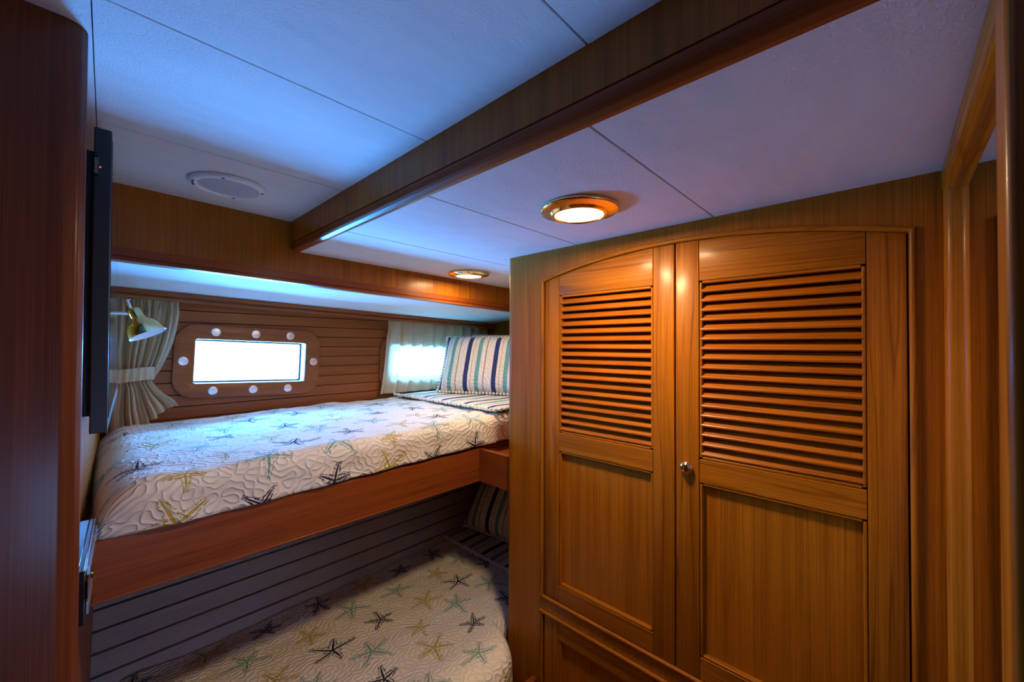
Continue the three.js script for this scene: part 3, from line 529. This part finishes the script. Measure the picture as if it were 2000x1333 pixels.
// ------------------------------------------------------------------ ceiling loudspeaker
{
  const s = thing('ceiling_speaker', 'round white loudspeaker set in the ceiling', 'speaker', [0.237, E + CEIL, -1.189]);
  part('ring', lathe([[0.0605, 0], [0.079, 0], [0.0805, -0.002], [0.079, -0.007], [0.072, -0.0095], [0.064, -0.0095], [0.0625, -0.006], [0.0605, -0.006]], 64), M.whitePlastic, s);
  const bump = dataTex(256, 256, (x, y) => { const p = (x % 32 - 16) / 16, q = (y % 32 - 16) / 16; return p * p + q * q < 0.32 ? 0 : 1; }, false, 1 / 0.032, 1 / 0.032), map = dataTex(256, 256, (x, y) => { const p = (x % 32 - 16) / 16, q = (y % 32 - 16) / 16, k = p * p + q * q < 0.3 ? 0.12 : 0.72; return [k, k, k * 1.02]; }, true, 1 / 0.032, 1 / 0.032);
  const gm = new THREE.MeshPhysicalMaterial({ map, bumpMap: bump, bumpScale: 0.0012, roughness: 0.45 });
  const gr = sheet(40, 40, (a, b) => { const p = a * 2 - 1, q = b * 2 - 1, x = p * Math.sqrt(1 - q * q / 2) * 0.0625, z = q * Math.sqrt(1 - p * p / 2) * 0.0625, rr = (x * x + z * z) / 0.0625 ** 2; return [x, -0.006 - 0.0055 * (1 - rr), z, x, z]; });
  part('grille', gr, gm, s);
  const sc = new THREE.CylinderGeometry(0.0032, 0.0032, 0.002, 14);
  for (const a of [0.35, 1.92, 3.5, 5.06]) { const m = part('screw', sc, M.gasket, s); m.position.set(0.0705 * Math.cos(a), -0.0092, 0.0705 * Math.sin(a)); }
  // small blue lettering on the rim, too small to read
  const ink = new THREE.MeshStandardMaterial({ color: new THREE.Color().setRGB(0.02, 0.09, 0.35), roughness: 0.5 }), marks = [], r = rng(17);
  for (let k = 0; k < 9; k++) { const a = Math.PI * 0.98 + k * 0.055 + 0.03 * (k > 3), b = new THREE.BoxGeometry(0.0026 + 0.002 * r(), 0.0006, 0.0048); b.translate(0, -0.0096, -0.0705); b.rotateY(-(a + Math.PI / 2)); marks.push(b); }
  part('lettering', mergeGeometries(marks), ink, s);
}

// ------------------------------------------------------------------ television and player on the left bulkhead
{
  const t = thing('television', 'flat black television seen edge-on at the foot of the bunk', 'television', [0.0035, E + 0.106, -0.95]); t.rotation.y = -0.052;
  const g = new RoundedBoxGeometry(0.021, 0.505, 0.72, 2, 0.002); g.translate(0.0115, 0, -0.36); part('casing', g, M.blackPlastic, t);
  const s = new THREE.BoxGeometry(0.001, 0.47, 0.69); s.translate(0.0224, 0.005, -0.36); part('screen', s, M.blackGloss, t);
  const k = new RoundedBoxGeometry(0.013, 0.46, 0.55, 1, 0.002); k.translate(-0.005, 0, -0.33); part('rear_housing', k, M.blackPlastic, t);
  const m = new THREE.BoxGeometry(0.016, 0.2, 0.2); m.translate(-0.018, 0, -0.36); part('wall_mount', m, M.blackPlastic, t);
  const se = new RoundedBoxGeometry(0.006, 0.036, 0.003, 1, 0.0008); se.translate(0.0045, 0.189, 0.001); part('receiver', se, M.blackGloss, t);
  const bars = []; for (let q = 0; q < 7; q++) bars.push(new THREE.BoxGeometry(0.0038, 0.0022, 0.0008).translate(0.0042, 0.177 + q * 0.0037, 0.003)); part('grille_bars', mergeGeometries(bars), new THREE.MeshStandardMaterial({ color: new THREE.Color().setRGB(0.25, 0.22, 0.22), roughness: 0.6 }), t);
  const led = new THREE.SphereGeometry(0.0014, 12, 8); led.translate(0.0088, 0.187, 0.001); part('led_light', led, new THREE.MeshStandardMaterial({ color: 0x400000, emissive: new THREE.Color().setRGB(1, 0.08, 0.04), emissiveIntensity: 1.2 }), t);
}
{
  const a = thing('wall_player', 'black and silver media player mounted on the left bulkhead', 'media player', [-0.02, E - 0.346, -0.9]); a.rotation.y = -0.052;
  const bx = (x0, x1, y0, y1, z0, z1, r) => { const g = new RoundedBoxGeometry(x1 - x0, y1 - y0, z1 - z0, 2, r); g.translate((x0 + x1) / 2, (y0 + y1) / 2, (z0 + z1) / 2); return g; };
  part('case', bx(0.001, 0.016, -0.083, 0, -0.255, 0, 0.0015), M.blackGloss, a);
  part('front_panel', bx(0.016, 0.0222, -0.083, 0.0, -0.258, 0.001, 0.0012), M.blackGloss, a);
  part('trim', bx(0.0222, 0.024, -0.005, 0.0008, -0.258, 0.001, 0.0008), M.silver, a);
  part('disc_drawer', bx(0.0225, 0.0275, -0.022, -0.006, -0.16, -0.035, 0.001), M.silver, a);
  part('button', bx(0.0225, 0.028, -0.02, -0.008, -0.2, -0.18, 0.001), M.silver, a);
  part('button', bx(0.0225, 0.028, -0.02, -0.008, -0.235, -0.215, 0.001), M.silver, a);
  part('display', bx(0.0225, 0.0245, -0.06, -0.032, -0.16, -0.035, 0.0008), M.blackGloss, a);
  part('socket_panel', bx(0.0225, 0.0265, -0.082, -0.062, -0.12, -0.03, 0.001), M.silver, a);
  const led = new THREE.SphereGeometry(0.001, 10, 8); led.translate(0.0285, -0.026, -0.05); part('led_light', led, new THREE.MeshStandardMaterial({ color: 0x003000, emissive: new THREE.Color().setRGB(0.1, 1, 0.1), emissiveIntensity: 1 }), a);
}
renderer.render(scene, camera);
